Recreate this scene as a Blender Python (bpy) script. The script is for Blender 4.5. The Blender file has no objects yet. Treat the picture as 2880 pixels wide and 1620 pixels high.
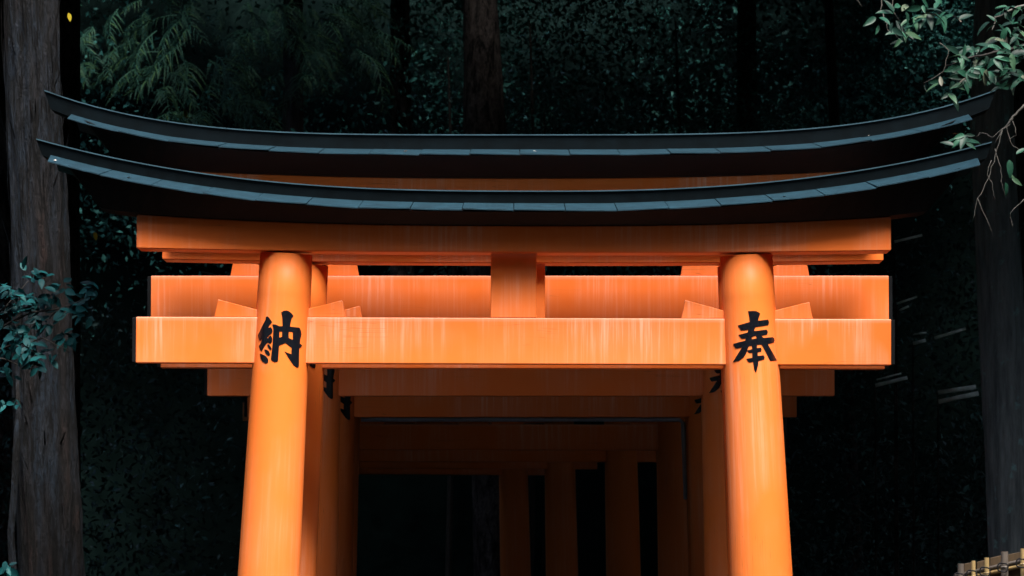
import bpy, bmesh, math, random
import numpy as np
from mathutils import Vector, Matrix, noise
random.seed(7); rng = np.random.default_rng(7)
S = bpy.context.scene
COL = S.collection

# ------------------------------------------------------------------ camera
FPX = 15000.0                       # focal length in pixels of the 2880 px wide photograph
PITCH = math.atan(790 / FPX); YAW = math.atan(25 / FPX); CAMZ = 1.65
cam = bpy.data.cameras.new('camera'); cam.sensor_width = 36; cam.lens = FPX * 36 / 2880
cam.clip_start = 0.5; cam.clip_end = 1000
cam_o = bpy.data.objects.new('camera', cam); COL.objects.link(cam_o)
cam_o.location = (0, 0, CAMZ); cam_o.rotation_euler = (math.pi / 2 + PITCH, 0, YAW)
cam.dof.use_dof = True; cam.dof.focus_distance = 38.2; cam.dof.aperture_fstop = 9.0
S.camera = cam_o

# ------------------------------------------------------------------ world, sun, exposure
SUN_EL, SUN_AZ = math.radians(62), math.radians(18)     # azimuth: how far right of straight behind the camera
w = bpy.data.worlds.new('World'); S.world = w; w.use_nodes = True
nt = w.node_tree; nt.nodes.clear()
sky = nt.nodes.new('ShaderNodeTexSky'); sky.sky_type = 'NISHITA'; sky.sun_disc = False
sky.sun_elevation = SUN_EL; sky.sun_rotation = math.pi - SUN_AZ; sky.dust_density = 4.0
bg = nt.nodes.new('ShaderNodeBackground'); bg.inputs['Strength'].default_value = 0.05
wo = nt.nodes.new('ShaderNodeOutputWorld')
nt.links.new(sky.outputs[0], bg.inputs[0]); nt.links.new(bg.outputs[0], wo.inputs[0])
sl = bpy.data.lights.new('sun', 'SUN'); sl.energy = 1.5; sl.angle = math.radians(26); sl.color = (1, 0.97, 0.92)
so = bpy.data.objects.new('sun', sl); COL.objects.link(so)
sd = Vector((math.sin(SUN_AZ) * math.cos(SUN_EL), -math.cos(SUN_AZ) * math.cos(SUN_EL), math.sin(SUN_EL)))
so.location = sd * 60; so.rotation_euler = (-sd).to_track_quat('-Z', 'Y').to_euler()
S.view_settings.view_transform = 'Standard'; S.view_settings.look = 'None'
S.view_settings.exposure = 2.92; S.view_settings.gamma = 1
S.view_settings.use_curve_mapping = False
S.cycles.max_bounces = 6; S.cycles.diffuse_bounces = 4

# ------------------------------------------------------------------ helpers
_F = Vector((-math.sin(YAW) * math.cos(PITCH), math.cos(YAW) * math.cos(PITCH), math.sin(PITCH)))
_R = Vector((math.cos(YAW), math.sin(YAW), 0)); _U = _R.cross(_F)
def at(x, y, Y):
    """world point at depth Y (metres north) that was measured at photo pixel x, y"""
    d = _F + _R * ((x - 1440) / FPX) + _U * ((810 - y) / FPX)
    t = Y / d.y
    return Vector((d.x * t, Y, CAMZ + d.z * t))

def tag(o, label=None, cat=None, group=None, kind=None):
    if label: o['label'] = label
    if cat: o['category'] = cat
    if group: o['group'] = group
    if kind: o['kind'] = kind
    return o
def link(name, me, parent=None, loc=(0, 0, 0)):
    o = bpy.data.objects.new(name, me); COL.objects.link(o); o.location = loc
    if parent: o.parent = parent
    return o
def mesh(name, verts, faces, mat, smooth=False):
    me = bpy.data.meshes.new(name); me.from_pydata([tuple(v) for v in verts], [], faces)
    me.materials.append(mat)
    if smooth: me.shade_smooth()
    me.update(); return me
def empty(name, loc, label, cat, group=None, rot=(0, 0, 0)):
    o = link(name, None, None, loc); o.rotation_euler = rot
    return tag(o, label, cat, group)
def bm_mesh(name, bm, mat, smooth=False):
    bmesh.ops.recalc_face_normals(bm, faces=bm.faces)
    me = bpy.data.meshes.new(name); bm.to_mesh(me); bm.free(); me.materials.append(mat)
    if smooth: me.shade_smooth()
    return me
def box_bm(x0, x1, y0, y1, z0, z1, bev=0.006, cuts=0):
    bm = bmesh.new()
    bmesh.ops.create_cube(bm, size=1)
    for v in bm.verts:
        v.co = Vector((x0 + (v.co.x + .5) * (x1 - x0), y0 + (v.co.y + .5) * (y1 - y0), z0 + (v.co.z + .5) * (z1 - z0)))
    if bev: bmesh.ops.bevel(bm, geom=list(bm.edges), offset=bev, segments=2, affect='EDGES', profile=0.5)
    return bm
def prism_bm(poly, y0, y1, bev=0.004):
    """poly of (x, z) extruded from y0 to y1"""
    bm = bmesh.new()
    a = [bm.verts.new((x, y0, z)) for x, z in poly]; b = [bm.verts.new((x, y1, z)) for x, z in poly]
    bm.faces.new(a); bm.faces.new(b[::-1])
    for i in range(len(poly)):
        j = (i + 1) % len(poly); bm.faces.new((a[j], a[i], b[i], b[j]))
    bmesh.ops.recalc_face_normals(bm, faces=bm.faces)
    if bev: bmesh.ops.bevel(bm, geom=list(bm.edges), offset=bev, segments=1, affect='EDGES')
    return bm
def sweep(name, section, xs, curve, mat, slant=0.0, smooth=False):
    """section: closed list of (y, z); swept along x, lifted by curve(x); slant pulls the lower edge of the ends in"""
    n = len(section); zmax = max(z for _, z in section)
    V, Fc = [], []
    xe = max(abs(xs[0]), abs(xs[-1]))
    for x in xs:
        k = (abs(x) / xe) ** 8
        for (y, z) in section:
            V.append((x - math.copysign(k * slant * (zmax - z), x), y, z + curve(x)))
    for i in range(len(xs) - 1):
        for j in range(n):
            k = (j + 1) % n
            Fc.append((i * n + j, (i + 1) * n + j, (i + 1) * n + k, i * n + k))
    Fc.append(tuple(range(n))); Fc.append(tuple(range((len(xs) - 1) * n, len(xs) * n))[::-1])
    me = mesh(name, V, Fc, mat)
    bm = bmesh.new(); bm.from_mesh(me); bmesh.ops.recalc_face_normals(bm, faces=bm.faces); bm.to_mesh(me); bm.free()
    if smooth: me.shade_smooth()
    return me
def lin(a, b, n): return [a + (b - a) * i / (n - 1) for i in range(n)]
def tube(path, radii, seg=8):
    """verts, faces of a tube along a list of Vectors"""
    V, Fc = [], []
    up = Vector((0.13, 0.31, 0.94))
    for i, p in enumerate(path):
        t = (path[min(i + 1, len(path) - 1)] - path[max(i - 1, 0)]).normalized()
        a = t.cross(up)
        if a.length < 1e-3: a = t.cross(Vector((1, 0, 0)))
        a.normalize(); b = t.cross(a)
        for k in range(seg):
            an = 2 * math.pi * k / seg
            V.append(p + (a * math.cos(an) + b * math.sin(an)) * radii[i])
    for i in range(len(path) - 1):
        for k in range(seg):
            Fc.append((i * seg + k, i * seg + (k + 1) % seg, (i + 1) * seg + (k + 1) % seg, (i + 1) * seg + k))
    Fc.append(tuple(range(seg))[::-1]); Fc.append(tuple(range((len(path) - 1) * seg, len(path) * seg)))
    return V, Fc
def join(parts):
    V, Fc = [], []
    for v, f in parts:
        o = len(V); V += v; Fc += [tuple(i + o for i in q) for q in f]
    return V, Fc

# ------------------------------------------------------------------ materials
def nodes(name):
    m = bpy.data.materials.new(name); m.use_nodes = True
    t = m.node_tree; return m, t, t.nodes['Principled BSDF']
def N(t, kind, **kw):
    n = t.nodes.new(kind)
    for k, v in kw.items():
        if k in n.inputs: n.inputs[k].default_value = v
        else: setattr(n, k, v)
    return n
def coords(t, scale, kind='Object'):
    tc = N(t, 'ShaderNodeTexCoord'); mp = N(t, 'ShaderNodeMapping'); mp.inputs['Scale'].default_value = scale
    t.links.new(tc.outputs[kind], mp.inputs[0]); return mp.outputs[0]
def ramp(t, src, stops):
    r = N(t, 'ShaderNodeValToRGB'); e = r.color_ramp.elements
    while len(e) < len(stops): e.new(0.5)
    for i, (p, c) in enumerate(stops):
        e[i].position = p; e[i].color = (*c, 1) if len(c) == 3 else c
    t.links.new(src, r.inputs[0]); return r.outputs[0]
def mix(t, fac, a, b, mode='MIX'):
    m = N(t, 'ShaderNodeMix'); m.data_type = 'RGBA'; m.blend_type = mode
    for s, v in ((0, fac), (6, a), (7, b)):
        if hasattr(v, 'links') or hasattr(v, 'is_linked'): t.links.new(v, m.inputs[s])
        else: m.inputs[s].default_value = v if s == 0 else (*v, 1)
    return m.outputs[2]
def bump(t, b, h, strength, dist=0.01):
    n = N(t, 'ShaderNodeBump'); n.inputs['Strength'].default_value = strength; n.inputs['Distance'].default_value = dist
    t.links.new(h, n.inputs['Height']); t.links.new(n.outputs[0], b.inputs['Normal'])

def vermilion(name, base, pale, streak, seed):
    m, t, b = nodes(name)
    info = N(t, 'ShaderNodeObjectInfo')
    off = N(t, 'ShaderNodeVectorMath'); off.operation = 'ADD'
    tc = N(t, 'ShaderNodeTexCoord'); t.links.new(tc.outputs['Object'], off.inputs[0])
    cmb = N(t, 'ShaderNodeCombineXYZ')
    mu = N(t, 'ShaderNodeMath'); mu.operation = 'MULTIPLY'; mu.inputs[1].default_value = 37.0
    t.links.new(info.outputs['Random'], mu.inputs[0]); t.links.new(mu.outputs[0], cmb.inputs[0]); t.links.new(mu.outputs[0], cmb.inputs[1])
    t.links.new(cmb.outputs[0], off.inputs[1])
    def mp(scale):
        q = N(t, 'ShaderNodeMapping'); q.inputs['Scale'].default_value = scale
        t.links.new(off.outputs[0], q.inputs[0]); return q.outputs[0]
    n1 = N(t, 'ShaderNodeTexNoise', Scale=1.0, Detail=8.0, Roughness=0.68); t.links.new(mp((30, 30, 0.8)), n1.inputs['Vector'])
    n2 = N(t, 'ShaderNodeTexNoise', Scale=1.0, Detail=3.0, Roughness=0.55); t.links.new(mp((1.7, 1.7, 1.1)), n2.inputs['Vector'])
    n3 = N(t, 'ShaderNodeTexNoise', Scale=70.0, Detail=4.0, Roughness=0.7); t.links.new(mp((1, 1, 1)), n3.inputs['Vector'])
    n4 = N(t, 'ShaderNodeTexNoise', Scale=9.0, Detail=6.0, Roughness=0.75); t.links.new(mp((1, 1, 1)), n4.inputs['Vector'])
    s1 = ramp(t, n1.outputs[0], [(0.48, (0, 0, 0)), (0.70, (1, 1, 1))])
    s2 = ramp(t, n2.outputs[0], [(0.40, (0, 0, 0)), (0.66, (1, 1, 1))])
    gen = N(t, 'ShaderNodeTexCoord'); sx = N(t, 'ShaderNodeSeparateXYZ'); t.links.new(gen.outputs['Generated'], sx.inputs[0])
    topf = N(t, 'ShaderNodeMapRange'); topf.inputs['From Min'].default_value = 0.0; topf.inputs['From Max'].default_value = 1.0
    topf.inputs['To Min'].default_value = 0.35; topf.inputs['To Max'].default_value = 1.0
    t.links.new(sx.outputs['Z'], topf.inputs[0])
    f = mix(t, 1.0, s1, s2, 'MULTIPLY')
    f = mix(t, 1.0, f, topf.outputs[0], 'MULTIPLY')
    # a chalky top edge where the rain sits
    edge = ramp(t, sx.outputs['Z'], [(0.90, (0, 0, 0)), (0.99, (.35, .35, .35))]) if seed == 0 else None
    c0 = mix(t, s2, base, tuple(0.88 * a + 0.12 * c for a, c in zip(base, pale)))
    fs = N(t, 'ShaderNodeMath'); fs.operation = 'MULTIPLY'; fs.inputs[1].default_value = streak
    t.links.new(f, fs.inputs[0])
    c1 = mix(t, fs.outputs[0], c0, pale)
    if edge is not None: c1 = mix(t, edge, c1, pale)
    # fine checks along the grain
    n5 = N(t, 'ShaderNodeTexNoise', Scale=1.0, Detail=2.0, Roughness=0.5)
    t.links.new(mp((.8, 6, 30) if seed == 0 else (34, 34, .5)), n5.inputs['Vector'])
    ck = ramp(t, n5.outputs[0], [(0.488, (0, 0, 0)), (0.495, (1, 1, 1)), (0.502, (0, 0, 0))])
    n6 = N(t, 'ShaderNodeTexNoise', Scale=1.7, Detail=2.0); t.links.new(mp((1, 1, 1)), n6.inputs['Vector'])
    gate = ramp(t, n6.outputs[0], [(0.52, (0, 0, 0)), (0.62, (.6, .6, .6))])
    c1 = mix(t, mix(t, 1.0, ck, gate, 'MULTIPLY'), c1, (0.30, 0.07, 0.012))
    sp = ramp(t, n3.outputs[0], [(0.25, (1, 1, 1)), (0.29, (0, 0, 0))])
    spm = N(t, 'ShaderNodeMath'); spm.operation = 'MULTIPLY'; spm.inputs[1].default_value = 0.7
    t.links.new(sp, spm.inputs[0])
    c2 = mix(t, spm.outputs[0], c1, (0.12, 0.03, 0.012))
    t.links.new(c2, b.inputs['Base Color'])
    rr = N(t, 'ShaderNodeMapRange'); rr.inputs['To Min'].default_value = 0.34; rr.inputs['To Max'].default_value = 0.6
    t.links.new(n4.outputs[0], rr.inputs[0]); t.links.new(rr.outputs[0], b.inputs['Roughness'])
    b.inputs['Specular IOR Level'].default_value = 0.18
    bump(t, b, n4.outputs[0], 0.12, 0.004)
    return m
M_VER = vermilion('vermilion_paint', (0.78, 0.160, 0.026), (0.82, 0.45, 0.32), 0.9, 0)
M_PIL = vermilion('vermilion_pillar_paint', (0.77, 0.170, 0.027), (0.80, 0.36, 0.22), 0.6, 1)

def simple(name, col, rough=0.5, spec=0.5, nscale=8, var=0.35, bumps=0.1, stretch=(1, 1, 1)):
    m, t, b = nodes(name)
    n = N(t, 'ShaderNodeTexNoise', Scale=float(nscale), Detail=6.0, Roughness=0.65); t.links.new(coords(t, stretch), n.inputs['Vector'])
    lo = tuple(c * (1 - var) for c in col); hi = tuple(c * (1 + var) for c in col)
    t.links.new(ramp(t, n.outputs[0], [(0.3, lo), (0.7, hi)]), b.inputs['Base Color'])
    b.inputs['Roughness'].default_value = rough; b.inputs['Specular IOR Level'].default_value = spec
    if bumps: bump(t, b, n.outputs[0], bumps, 0.01)
    return m
M_BLACK = simple('black_paint', (0.0028, 0.0036, 0.0045), 0.65, 0.12, 12, 0.4, 0.15)
M_PALEROOF = simple('pale_weathered_roof', (0.10, 0.17, 0.18), 0.5, 0.4, 9, 0.4, 0.1)
M_PATINA = simple('dark_patina', (0.0022, 0.0055, 0.0075), 0.7, 0.12, 10, 0.4, 0.1)
M_INK = simple('black_lacquer', (0.004, 0.005, 0.008), 0.25, 0.4, 30, 0.3, 0.05)
M_ROOF = simple('weathered_roof_board', (0.0065, 0.023, 0.034), 0.5, 0.22, 14, 0.55, 0.25, (0.5, 3, 3))
M_EDGE = simple('ridge_metal_edge', (0.024, 0.058, 0.078), 0.4, 0.5, 6, 0.3, 0.05)
M_HIGHLIGHT = simple('grey_highlight', (0.30, 0.32, 0.40), 0.4, 0.5, 6, 0.2, 0.0)
M_STONE = simple('path_gravel', (0.06, 0.057, 0.052), 0.8, 0.3, 5, 0.25, 0.2)
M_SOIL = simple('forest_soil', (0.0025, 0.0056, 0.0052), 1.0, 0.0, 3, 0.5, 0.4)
M_BAMBOO = simple('dry_bamboo', (0.36, 0.25, 0.11), 0.4, 0.5, 7, 0.3, 0.05, (3, 3, .6))
M_OLDBAMBOO = simple('grey_bamboo', (0.11, 0.09, 0.075), 0.5, 0.4, 7, 0.3, 0.05, (3, 3, .6))
M_FENCEBOARD = simple('brown_fence_board', (0.08, 0.052, 0.028), 0.6, 0.3, 7, 0.4, 0.1, (3, 3, .5))
M_ROPE = simple('black_rope', (0.012, 0.011, 0.012), 0.8, 0.2, 60, 0.3, 0.2)
M_TWIG = simple('pale_twig', (0.09, 0.085, 0.075), 0.7, 0.3, 20, 0.4, 0.1)
M_DTWIG = simple('dark_twig', (0.02, 0.018, 0.016), 0.8, 0.3, 20, 0.4, 0.1)
M_YLEAF = simple('yellow_leaf', (0.40, 0.30, 0.02), 0.5, 0.4, 20, 0.2, 0.0)

def leafmat(name, stops, rough=0.35, spec=0.5, trans=0.0, inst=False):
    m, t, b = nodes(name)
    if inst:
        src = N(t, 'ShaderNodeObjectInfo').outputs['Random']
    else:
        src = N(t, 'ShaderNodeNewGeometry').outputs['Random Per Island']
    t.links.new(ramp(t, src, stops), b.inputs['Base Color'])
    b.inputs['Roughness'].default_value = rough; b.inputs['Specular IOR Level'].default_value = spec
    return m
M_HILL = leafmat('hillside_leaf', [(0, (0.022, 0.09, 0.086)), (0.6, (0.032, 0.14, 0.128)), (0.92, (0.05, 0.21, 0.185)), (1, (0.13, 0.44, 0.38))], 0.55, 0.15)
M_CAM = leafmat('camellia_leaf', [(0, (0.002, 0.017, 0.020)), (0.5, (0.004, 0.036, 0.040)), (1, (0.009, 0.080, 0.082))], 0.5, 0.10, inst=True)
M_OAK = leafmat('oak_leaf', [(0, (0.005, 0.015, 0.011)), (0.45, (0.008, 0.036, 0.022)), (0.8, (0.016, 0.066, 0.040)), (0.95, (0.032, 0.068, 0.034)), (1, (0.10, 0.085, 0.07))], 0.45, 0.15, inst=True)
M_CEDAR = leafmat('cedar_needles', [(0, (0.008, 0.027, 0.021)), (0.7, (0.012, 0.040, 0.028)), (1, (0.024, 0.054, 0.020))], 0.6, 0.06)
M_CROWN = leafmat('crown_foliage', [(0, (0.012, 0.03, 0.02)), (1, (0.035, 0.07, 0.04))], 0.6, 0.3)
M_UNDER = leafmat('undergrowth_leaf', [(0, (0.022, 0.05, 0.05)), (0.85, (0.04, 0.09, 0.088)), (1, (0.07, 0.19, 0.18))], 0.5, 0.2)

def barkmat(name, stops, sx=14.0):
    m, t, b = nodes(name)
    n = N(t, 'ShaderNodeTexNoise', Scale=1.0, Detail=9.0, Roughness=0.72, Distortion=0.6); t.links.new(coords(t, (sx, sx, 2.6)), n.inputs['Vector'])
    n3 = N(t, 'ShaderNodeTexNoise', Scale=1.0, Detail=6.0, Roughness=0.7, Distortion=1.2); t.links.new(coords(t, (sx * 2.2, sx * 2.2, 9)), n3.inputs['Vector'])
    n2 = N(t, 'ShaderNodeTexNoise', Scale=1.0, Detail=4.0); t.links.new(coords(t, (4.5, 4.5, 0.7)), n2.inputs['Vector'])
    c = ramp(t, n2.outputs[0], stops)
    dark = ramp(t, n.outputs[0], [(0.43, (0.05, 0.05, 0.05)), (0.53, (1.3, 1.3, 1.3))])
    dk2 = ramp(t, n3.outputs[0], [(0.36, (0.25, 0.25, 0.25)), (0.60, (1.25, 1.25, 1.25))])
    t.links.new(mix(t, 1.0, mix(t, 1.0, c, dark, 'MULTIPLY'), dk2, 'MULTIPLY'), b.inputs['Base Color'])
    b.inputs['Roughness'].default_value = 0.85; b.inputs['Specular IOR Level'].default_value = 0.2
    ad = N(t, 'ShaderNodeMath'); ad.operation = 'ADD'; t.links.new(n.outputs[0], ad.inputs[0]); t.links.new(n3.outputs[0], ad.inputs[1])
    bump(t, b, ad.outputs[0], 1.0, 0.035)
    return m
M_BARK = barkmat('cedar_bark', [(0.3, (0.019, 0.009, 0.007)), (0.42, (0.011, 0.009, 0.009)), (0.58, (0.008, 0.013, 0.020)), (0.75, (0.017, 0.017, 0.019))], 15.0)
M_BARK2 = barkmat('brown_bark', [(0.3, (0.04, 0.03, 0.025)), (0.7, (0.06, 0.052, 0.05))], 9)  # plain brown bark of the other trunks
def lichenmat():
    m, t, b = nodes('lichen_bark')
    n = N(t, 'ShaderNodeTexNoise', Scale=9.0, Detail=4.0, Roughness=0.6); t.links.new(coords(t, (1, 1, 0.8)), n.inputs['Vector'])
    n2 = N(t, 'ShaderNodeTexNoise', Scale=1.0, Detail=8.0, Roughness=0.7); t.links.new(coords(t, (18, 18, 2)), n2.inputs['Vector'])
    base = ramp(t, n2.outputs[0], [(0.35, (0.04, 0.055, 0.06)), (0.7, (0.15, 0.18, 0.19))])
    f = ramp(t, n.outputs[0], [(0.62, (0, 0, 0)), (0.72, (1, 1, 1))])
    t.links.new(mix(t, f, base, (0.12, 0.24, 0.25)), b.inputs['Base Color'])
    b.inputs['Roughness'].default_value = 0.85; bump(t, b, n2.outputs[0], 0.8, 0.02)
    return m
M_LICHEN = lichenmat()

# ------------------------------------------------------------------ the setting: ground, path
def ground_z(x, y):
    z = 0.0
    if y > 76: z += 1.05 * (y - 76)
    if x > 3.9 and y > 52: z += 0.8 * min(x - 3.9, 12) * min(1, (y - 52) / 6)
    if abs(x) > 16 and y > 20: z += 0.6 * (abs(x) - 16) * min(1, (y - 20) / 15)
    return min(z, 60) + (0.2 * noise.noise((x * .3, y * .3, 0)) if z > 0.5 else 0)
gx = [-400, -150, -80] + lin(-40, 40, 81) + [80, 150, 400]; gy = [-400, -120, -60] + lin(-30, 110, 141) + [160, 400]
V = [(x, y, ground_z(x, y)) for y in gy for x in gx]; nx = len(gx)
Fc = [(j * nx + i, j * nx + i + 1, (j + 1) * nx + i + 1, (j + 1) * nx + i) for j in range(len(gy) - 1) for i in range(nx - 1)]
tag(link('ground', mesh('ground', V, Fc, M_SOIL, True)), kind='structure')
pv = [(-2.6, -25, .004), (2.6, -25, .004), (2.6, 56, .004), (-2.6, 56, .004)]
tag(link('path', mesh('path', pv, [(0, 1, 2, 3)], M_STONE)), kind='structure')

# ------------------------------------------------------------------ torii gates
CH_NOU = dict(c=(787, 700, -38 / 908), polys=[
 [(345,300),(380,320),(415,365),(450,415),(435,440),(400,470),(372,545),(395,530),(425,520),(455,560),(465,600),(455,640),(420,665),(390,690),(365,720),(345,742),(370,750),(390,715),(425,690),(450,720),(462,760),(455,820),(430,850),(400,850),(370,830),(345,855),(310,890),(245,1008),(210,985),(178,915),(210,870),(255,755),(205,805),(185,790),(155,690),(180,640),(270,455),(310,380),(320,315)],
 [(355,880),(385,872),(425,910),(450,960),(440,985),(410,975),(375,930)],
 [(298,978),(345,980),(390,1010),(420,1070),(410,1100),(375,1100),(330,1060)],
 [(205,1065),(260,1080),(330,1115),(375,1165),(385,1210),(370,1250),(320,1258),(260,1220),(225,1165)],
 [(460,462),(520,460),(600,492),(670,490),(660,300),(640,205),(690,175),(750,165),(800,180),(850,220),(890,268),(855,310),(830,420),(820,490),(1010,495),(1040,560),(1052,630),(1030,720),(1020,815),(1065,850),(1045,890),(1010,915),(1008,1270),(995,1308),(960,1305),(900,1265),(800,1125),(720,1000),(760,1020),(855,1048),(860,915),(735,825),(605,885),(590,1180),(575,1215),(510,1225),(455,1195),(440,1160),(470,850),(482,560)],
 [(607,595),(660,595),(662,705),(607,725)], [(797,590),(880,590),(882,755),(797,722)]])
CH_HOU = dict(c=(2101, 2030, 51 / 908), polys=[
 [(440,152),(540,150),(610,158),(660,185),(688,212),(660,300),(648,355),(750,345),(850,335),(870,355),(878,400),(865,445),(750,462),(590,482),(565,560),(640,558),(820,540),(845,560),(852,600),(838,640),(720,660),(740,690),(765,708),(960,695),(988,715),(998,760),(985,800),(850,835),(950,1000),(1050,1165),(990,1172),(905,1175),(820,1010),(725,840),(630,840),(522,855),(462,860),(410,1000),(360,1080),(260,1150),(145,1165),(230,1030),(325,880),(205,895),(180,870),(145,800),(270,770),(390,750),(395,705),(310,700),(250,625),(435,585),(450,530),(300,535),(235,430),(475,375),(465,270)],
 [(520,680),(600,655),(630,712),(560,722),(520,725)]],
 tail=[(630,840),(628,912),(710,905),(725,940),(715,985),(645,992),(645,1072),(770,1062),(792,1100),(780,1145),(660,1170),(655,1260),(620,1395),(605,1405),(575,1340),(555,1220),(548,1185),(480,1195),(445,1175),(415,1120),(535,1105),(532,1000),(470,1000),(425,950),(530,930),(522,855)])
ZREF = 3.114          # nuki underside of the front gate, the height the characters were measured against
def char_mesh(name, ch, rfun, zoff):
    bm = bmesh.new()
    for polys in [ch['polys']] + ([[ch['tail']]] if 'tail' in ch else []):
        cu = bpy.data.curves.new('tmp', 'CURVE'); cu.dimensions = '2D'; cu.fill_mode = 'BOTH'
        for poly in polys:
            sp = cu.splines.new('POLY'); sp.points.add(len(poly) - 1); sp.use_cyclic_u = True
            for q, (x, y) in zip(sp.points, poly):
                py = 850 + y / 7.244; z = at(1440, py, 38.0).z
                cx_, ox_, ln_ = ch['c']
                q.co = ((ox_ + x / 7.244 - cx_ - ln_ * (py - 950)) * 38.0 / FPX, z, 0, 1)
        ob = bpy.data.objects.new('tmp', cu); me = bpy.data.meshes.new_from_object(ob)
        bpy.data.objects.remove(ob); bpy.data.curves.remove(cu)
        bm.from_mesh(me); bpy.data.meshes.remove(me)
    bmesh.ops.remove_doubles(bm, verts=bm.verts, dist=1e-5)
    for k in range(-12, 13):
        bmesh.ops.bisect_plane(bm, geom=list(bm.verts) + list(bm.edges) + list(bm.faces), plane_co=(k * 0.0148 + .0007, 0, 0), plane_no=(1, 0, 0))
    ret = bmesh.ops.extrude_face_region(bm, geom=list(bm.faces))
    top = {v for v in ret['geom'] if isinstance(v, bmesh.types.BMVert)}
    for v in bm.verts:
        x, z = v.co.x, v.co.y + zoff
        r = rfun(z); an = math.asin(max(-.99, min(.99, x / (r + 0.003)))); rr = r + (0.0035 if v in top else -0.004)
        v.co = Vector((rr * math.sin(an), -rr * math.cos(an), z))
    return bm_mesh(name, bm, M_INK)

def torii(label, Y, cx, hs, nz, nh, nl, sz, sh, shl, kz, kr, kexp, kl, depth, rt=0.1885, rb=0.245, yaw=0.0, roll=0.0, chars=True, detail=False, group=None, strut=True, board=0.36, base_z=0.0, ch_dz=0.0, pdx=0.0, roofmat=None, lean=0.049, ridge=.153, ext=.10):
    """hs pillar half spacing at the nuki; nz nuki underside, nh its height, nl its half length; sz shimaki underside,
       sh height, shl half length; kz roof front edge, kr rise at the ends, kl roof half length, depth roof half depth"""
    T = empty('torii_gate', (cx, Y, base_z), label, 'torii gate', group, (0, roll, yaw))
    curve = lambda x: kr * (abs(x) / kl) ** kexp
    q = rt / .1885
    ztop = sz - 0.003
    rfun = lambda z: rb + (rt - rb) * max(0, min(1, z / ztop))
    for s in (-1, 1):
        seg, rows = 64, 14
        V, Fc = [], []
        for i in range(rows):
            z = ztop * i / (rows - 1); r = rfun(z)
            V += [(r * math.cos(2 * math.pi * k / seg), r * math.sin(2 * math.pi * k / seg), z) for k in range(seg)]
        for i in range(rows - 1):
            Fc += [(i * seg + k, i * seg + (k + 1) % seg, (i + 1) * seg + (k + 1) % seg, (i + 1) * seg + k) for k in range(seg)]
        nq = len(Fc)
        Fc += [tuple(range(seg))[::-1], tuple(range((rows - 1) * seg, rows * seg))]
        me = mesh('pillar', V, Fc, M_PIL, True)
        for f in list(me.polygons)[nq:]: f.use_smooth = False
        hb = hs + lean * (nz + nh / 2)                      # pillars lean inwards
        p = link('pillar', me, T, (s * hb + pdx, 0, 0)); p.rotation_euler.y = -s * math.atan(lean)
        V, Fc = tube([Vector((0, 0, .0)), Vector((0, 0, .45))], [rb + .012, rfun(.45) + .012], 32)
        link('root_band', mesh('root_band', V, Fc, M_BLACK), p)
        if chars:
            link('character', char_mesh('character', CH_NOU if s < 0 else CH_HOU, rfun, nz - ZREF + ch_dz), p)
        zw = nz + nh + .001; hw = hs - lean * nh / 2
        for e in (-1, 1):                                    # wedges either side of the pillar on top of the tie beam
            jit = random.uniform(-.01, .01)
            x0 = s * hw + e * (rfun(zw) - 0.03); x1 = s * hw + e * (rfun(zw) + 0.275 * q); xt = s * hw + e * (rfun(zw) + 0.25 * q)
            poly = [(x0, zw), (x1, zw), (xt, zw + (.130 + jit) * q), (x0, zw + (.055 + jit * .5) * q)]
            link('wedge', bm_mesh('wedge', prism_bm(poly, -.062 * q, .062 * q), M_VER), T)
    nb = link('tie_beam', bm_mesh('tie_beam', box_bm(-nl, nl, -.075 * q, .075 * q, nz, nz + nh), M_VER), T)
    for s in (-1, 1):
        x0, x1 = sorted((s * (nl - .002), s * (nl + .028)))
        link('end_cap', bm_mesh('end_cap', box_bm(x0, x1, -.068 * q, .068 * q, nz + .004, nz + nh - .004, .004), M_BLACK), nb)
    if strut:
        link('strut', bm_mesh('strut', box_bm(-.164, .164, -.072, .066, nz + nh + .001, sz + .004), M_VER), T)
    # shimaki: underside rises a little, top follows the ridge beam
    lowc = lambda x: .022 * (abs(x) / shl) ** 2.5
    topc = lambda x: .075 * (abs(x) / shl) ** 2.5
    hd = .193 * q
    V, Fc = [], []; xs = lin(-shl, shl, 31)
    for x in xs:
        V += [(x, -hd, sz + lowc(x)), (x, hd, sz + lowc(x)), (x, hd, sz + sh + topc(x)), (x, -hd, sz + sh + topc(x))]
    for i in range(30):
        Fc += [(i * 4 + j, i * 4 + (j + 1) % 4, i * 4 + 4 + (j + 1) % 4, i * 4 + 4 + j) for j in range(4)]
    Fc += [(3, 2, 1, 0), (120, 121, 122, 123)]
    bm = bmesh.new(); bm.from_mesh(mesh('tmp', V, Fc, M_VER)); bmesh.ops.recalc_face_normals(bm, faces=bm.faces)
    sharp = [e for e in bm.edges if e.calc_face_angle(0) > .8]
    bmesh.ops.bevel(bm, geom=sharp, offset=.006, segments=2, affect='EDGES')
    link('lintel_beam', bm_mesh('lintel_beam', bm, M_VER), T)
    # black ridge beam between the lintel and the curved roof
    d = depth
    en = kl - 0.05
    xs = lin(-en, en, 49); V, Fc = [], []; n = 6
    for x in xs:
        c = curve(x) + kz
        zbot = min(sz + sh + .002 + .075 * (abs(x) / shl) ** 2.5, c - .05)
        k = (abs(x) / en) ** 10; sl_ = -math.copysign(k * 0.30, x)
        V += [(x + sl_, -(hd + .07), zbot), (x + sl_ * .3, -d * .93, c - .012), (x, -.12, c + .06), (x, .12, c + .06), (x + sl_ * .3, d * .93, c - .012), (x + sl_, hd + .07, zbot)]
    for i in range(len(xs) - 1):
        Fc += [(i * n + j, (i + 1) * n + j, (i + 1) * n + (j + 1) % n, i * n + (j + 1) % n) for j in range(n)]
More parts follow.
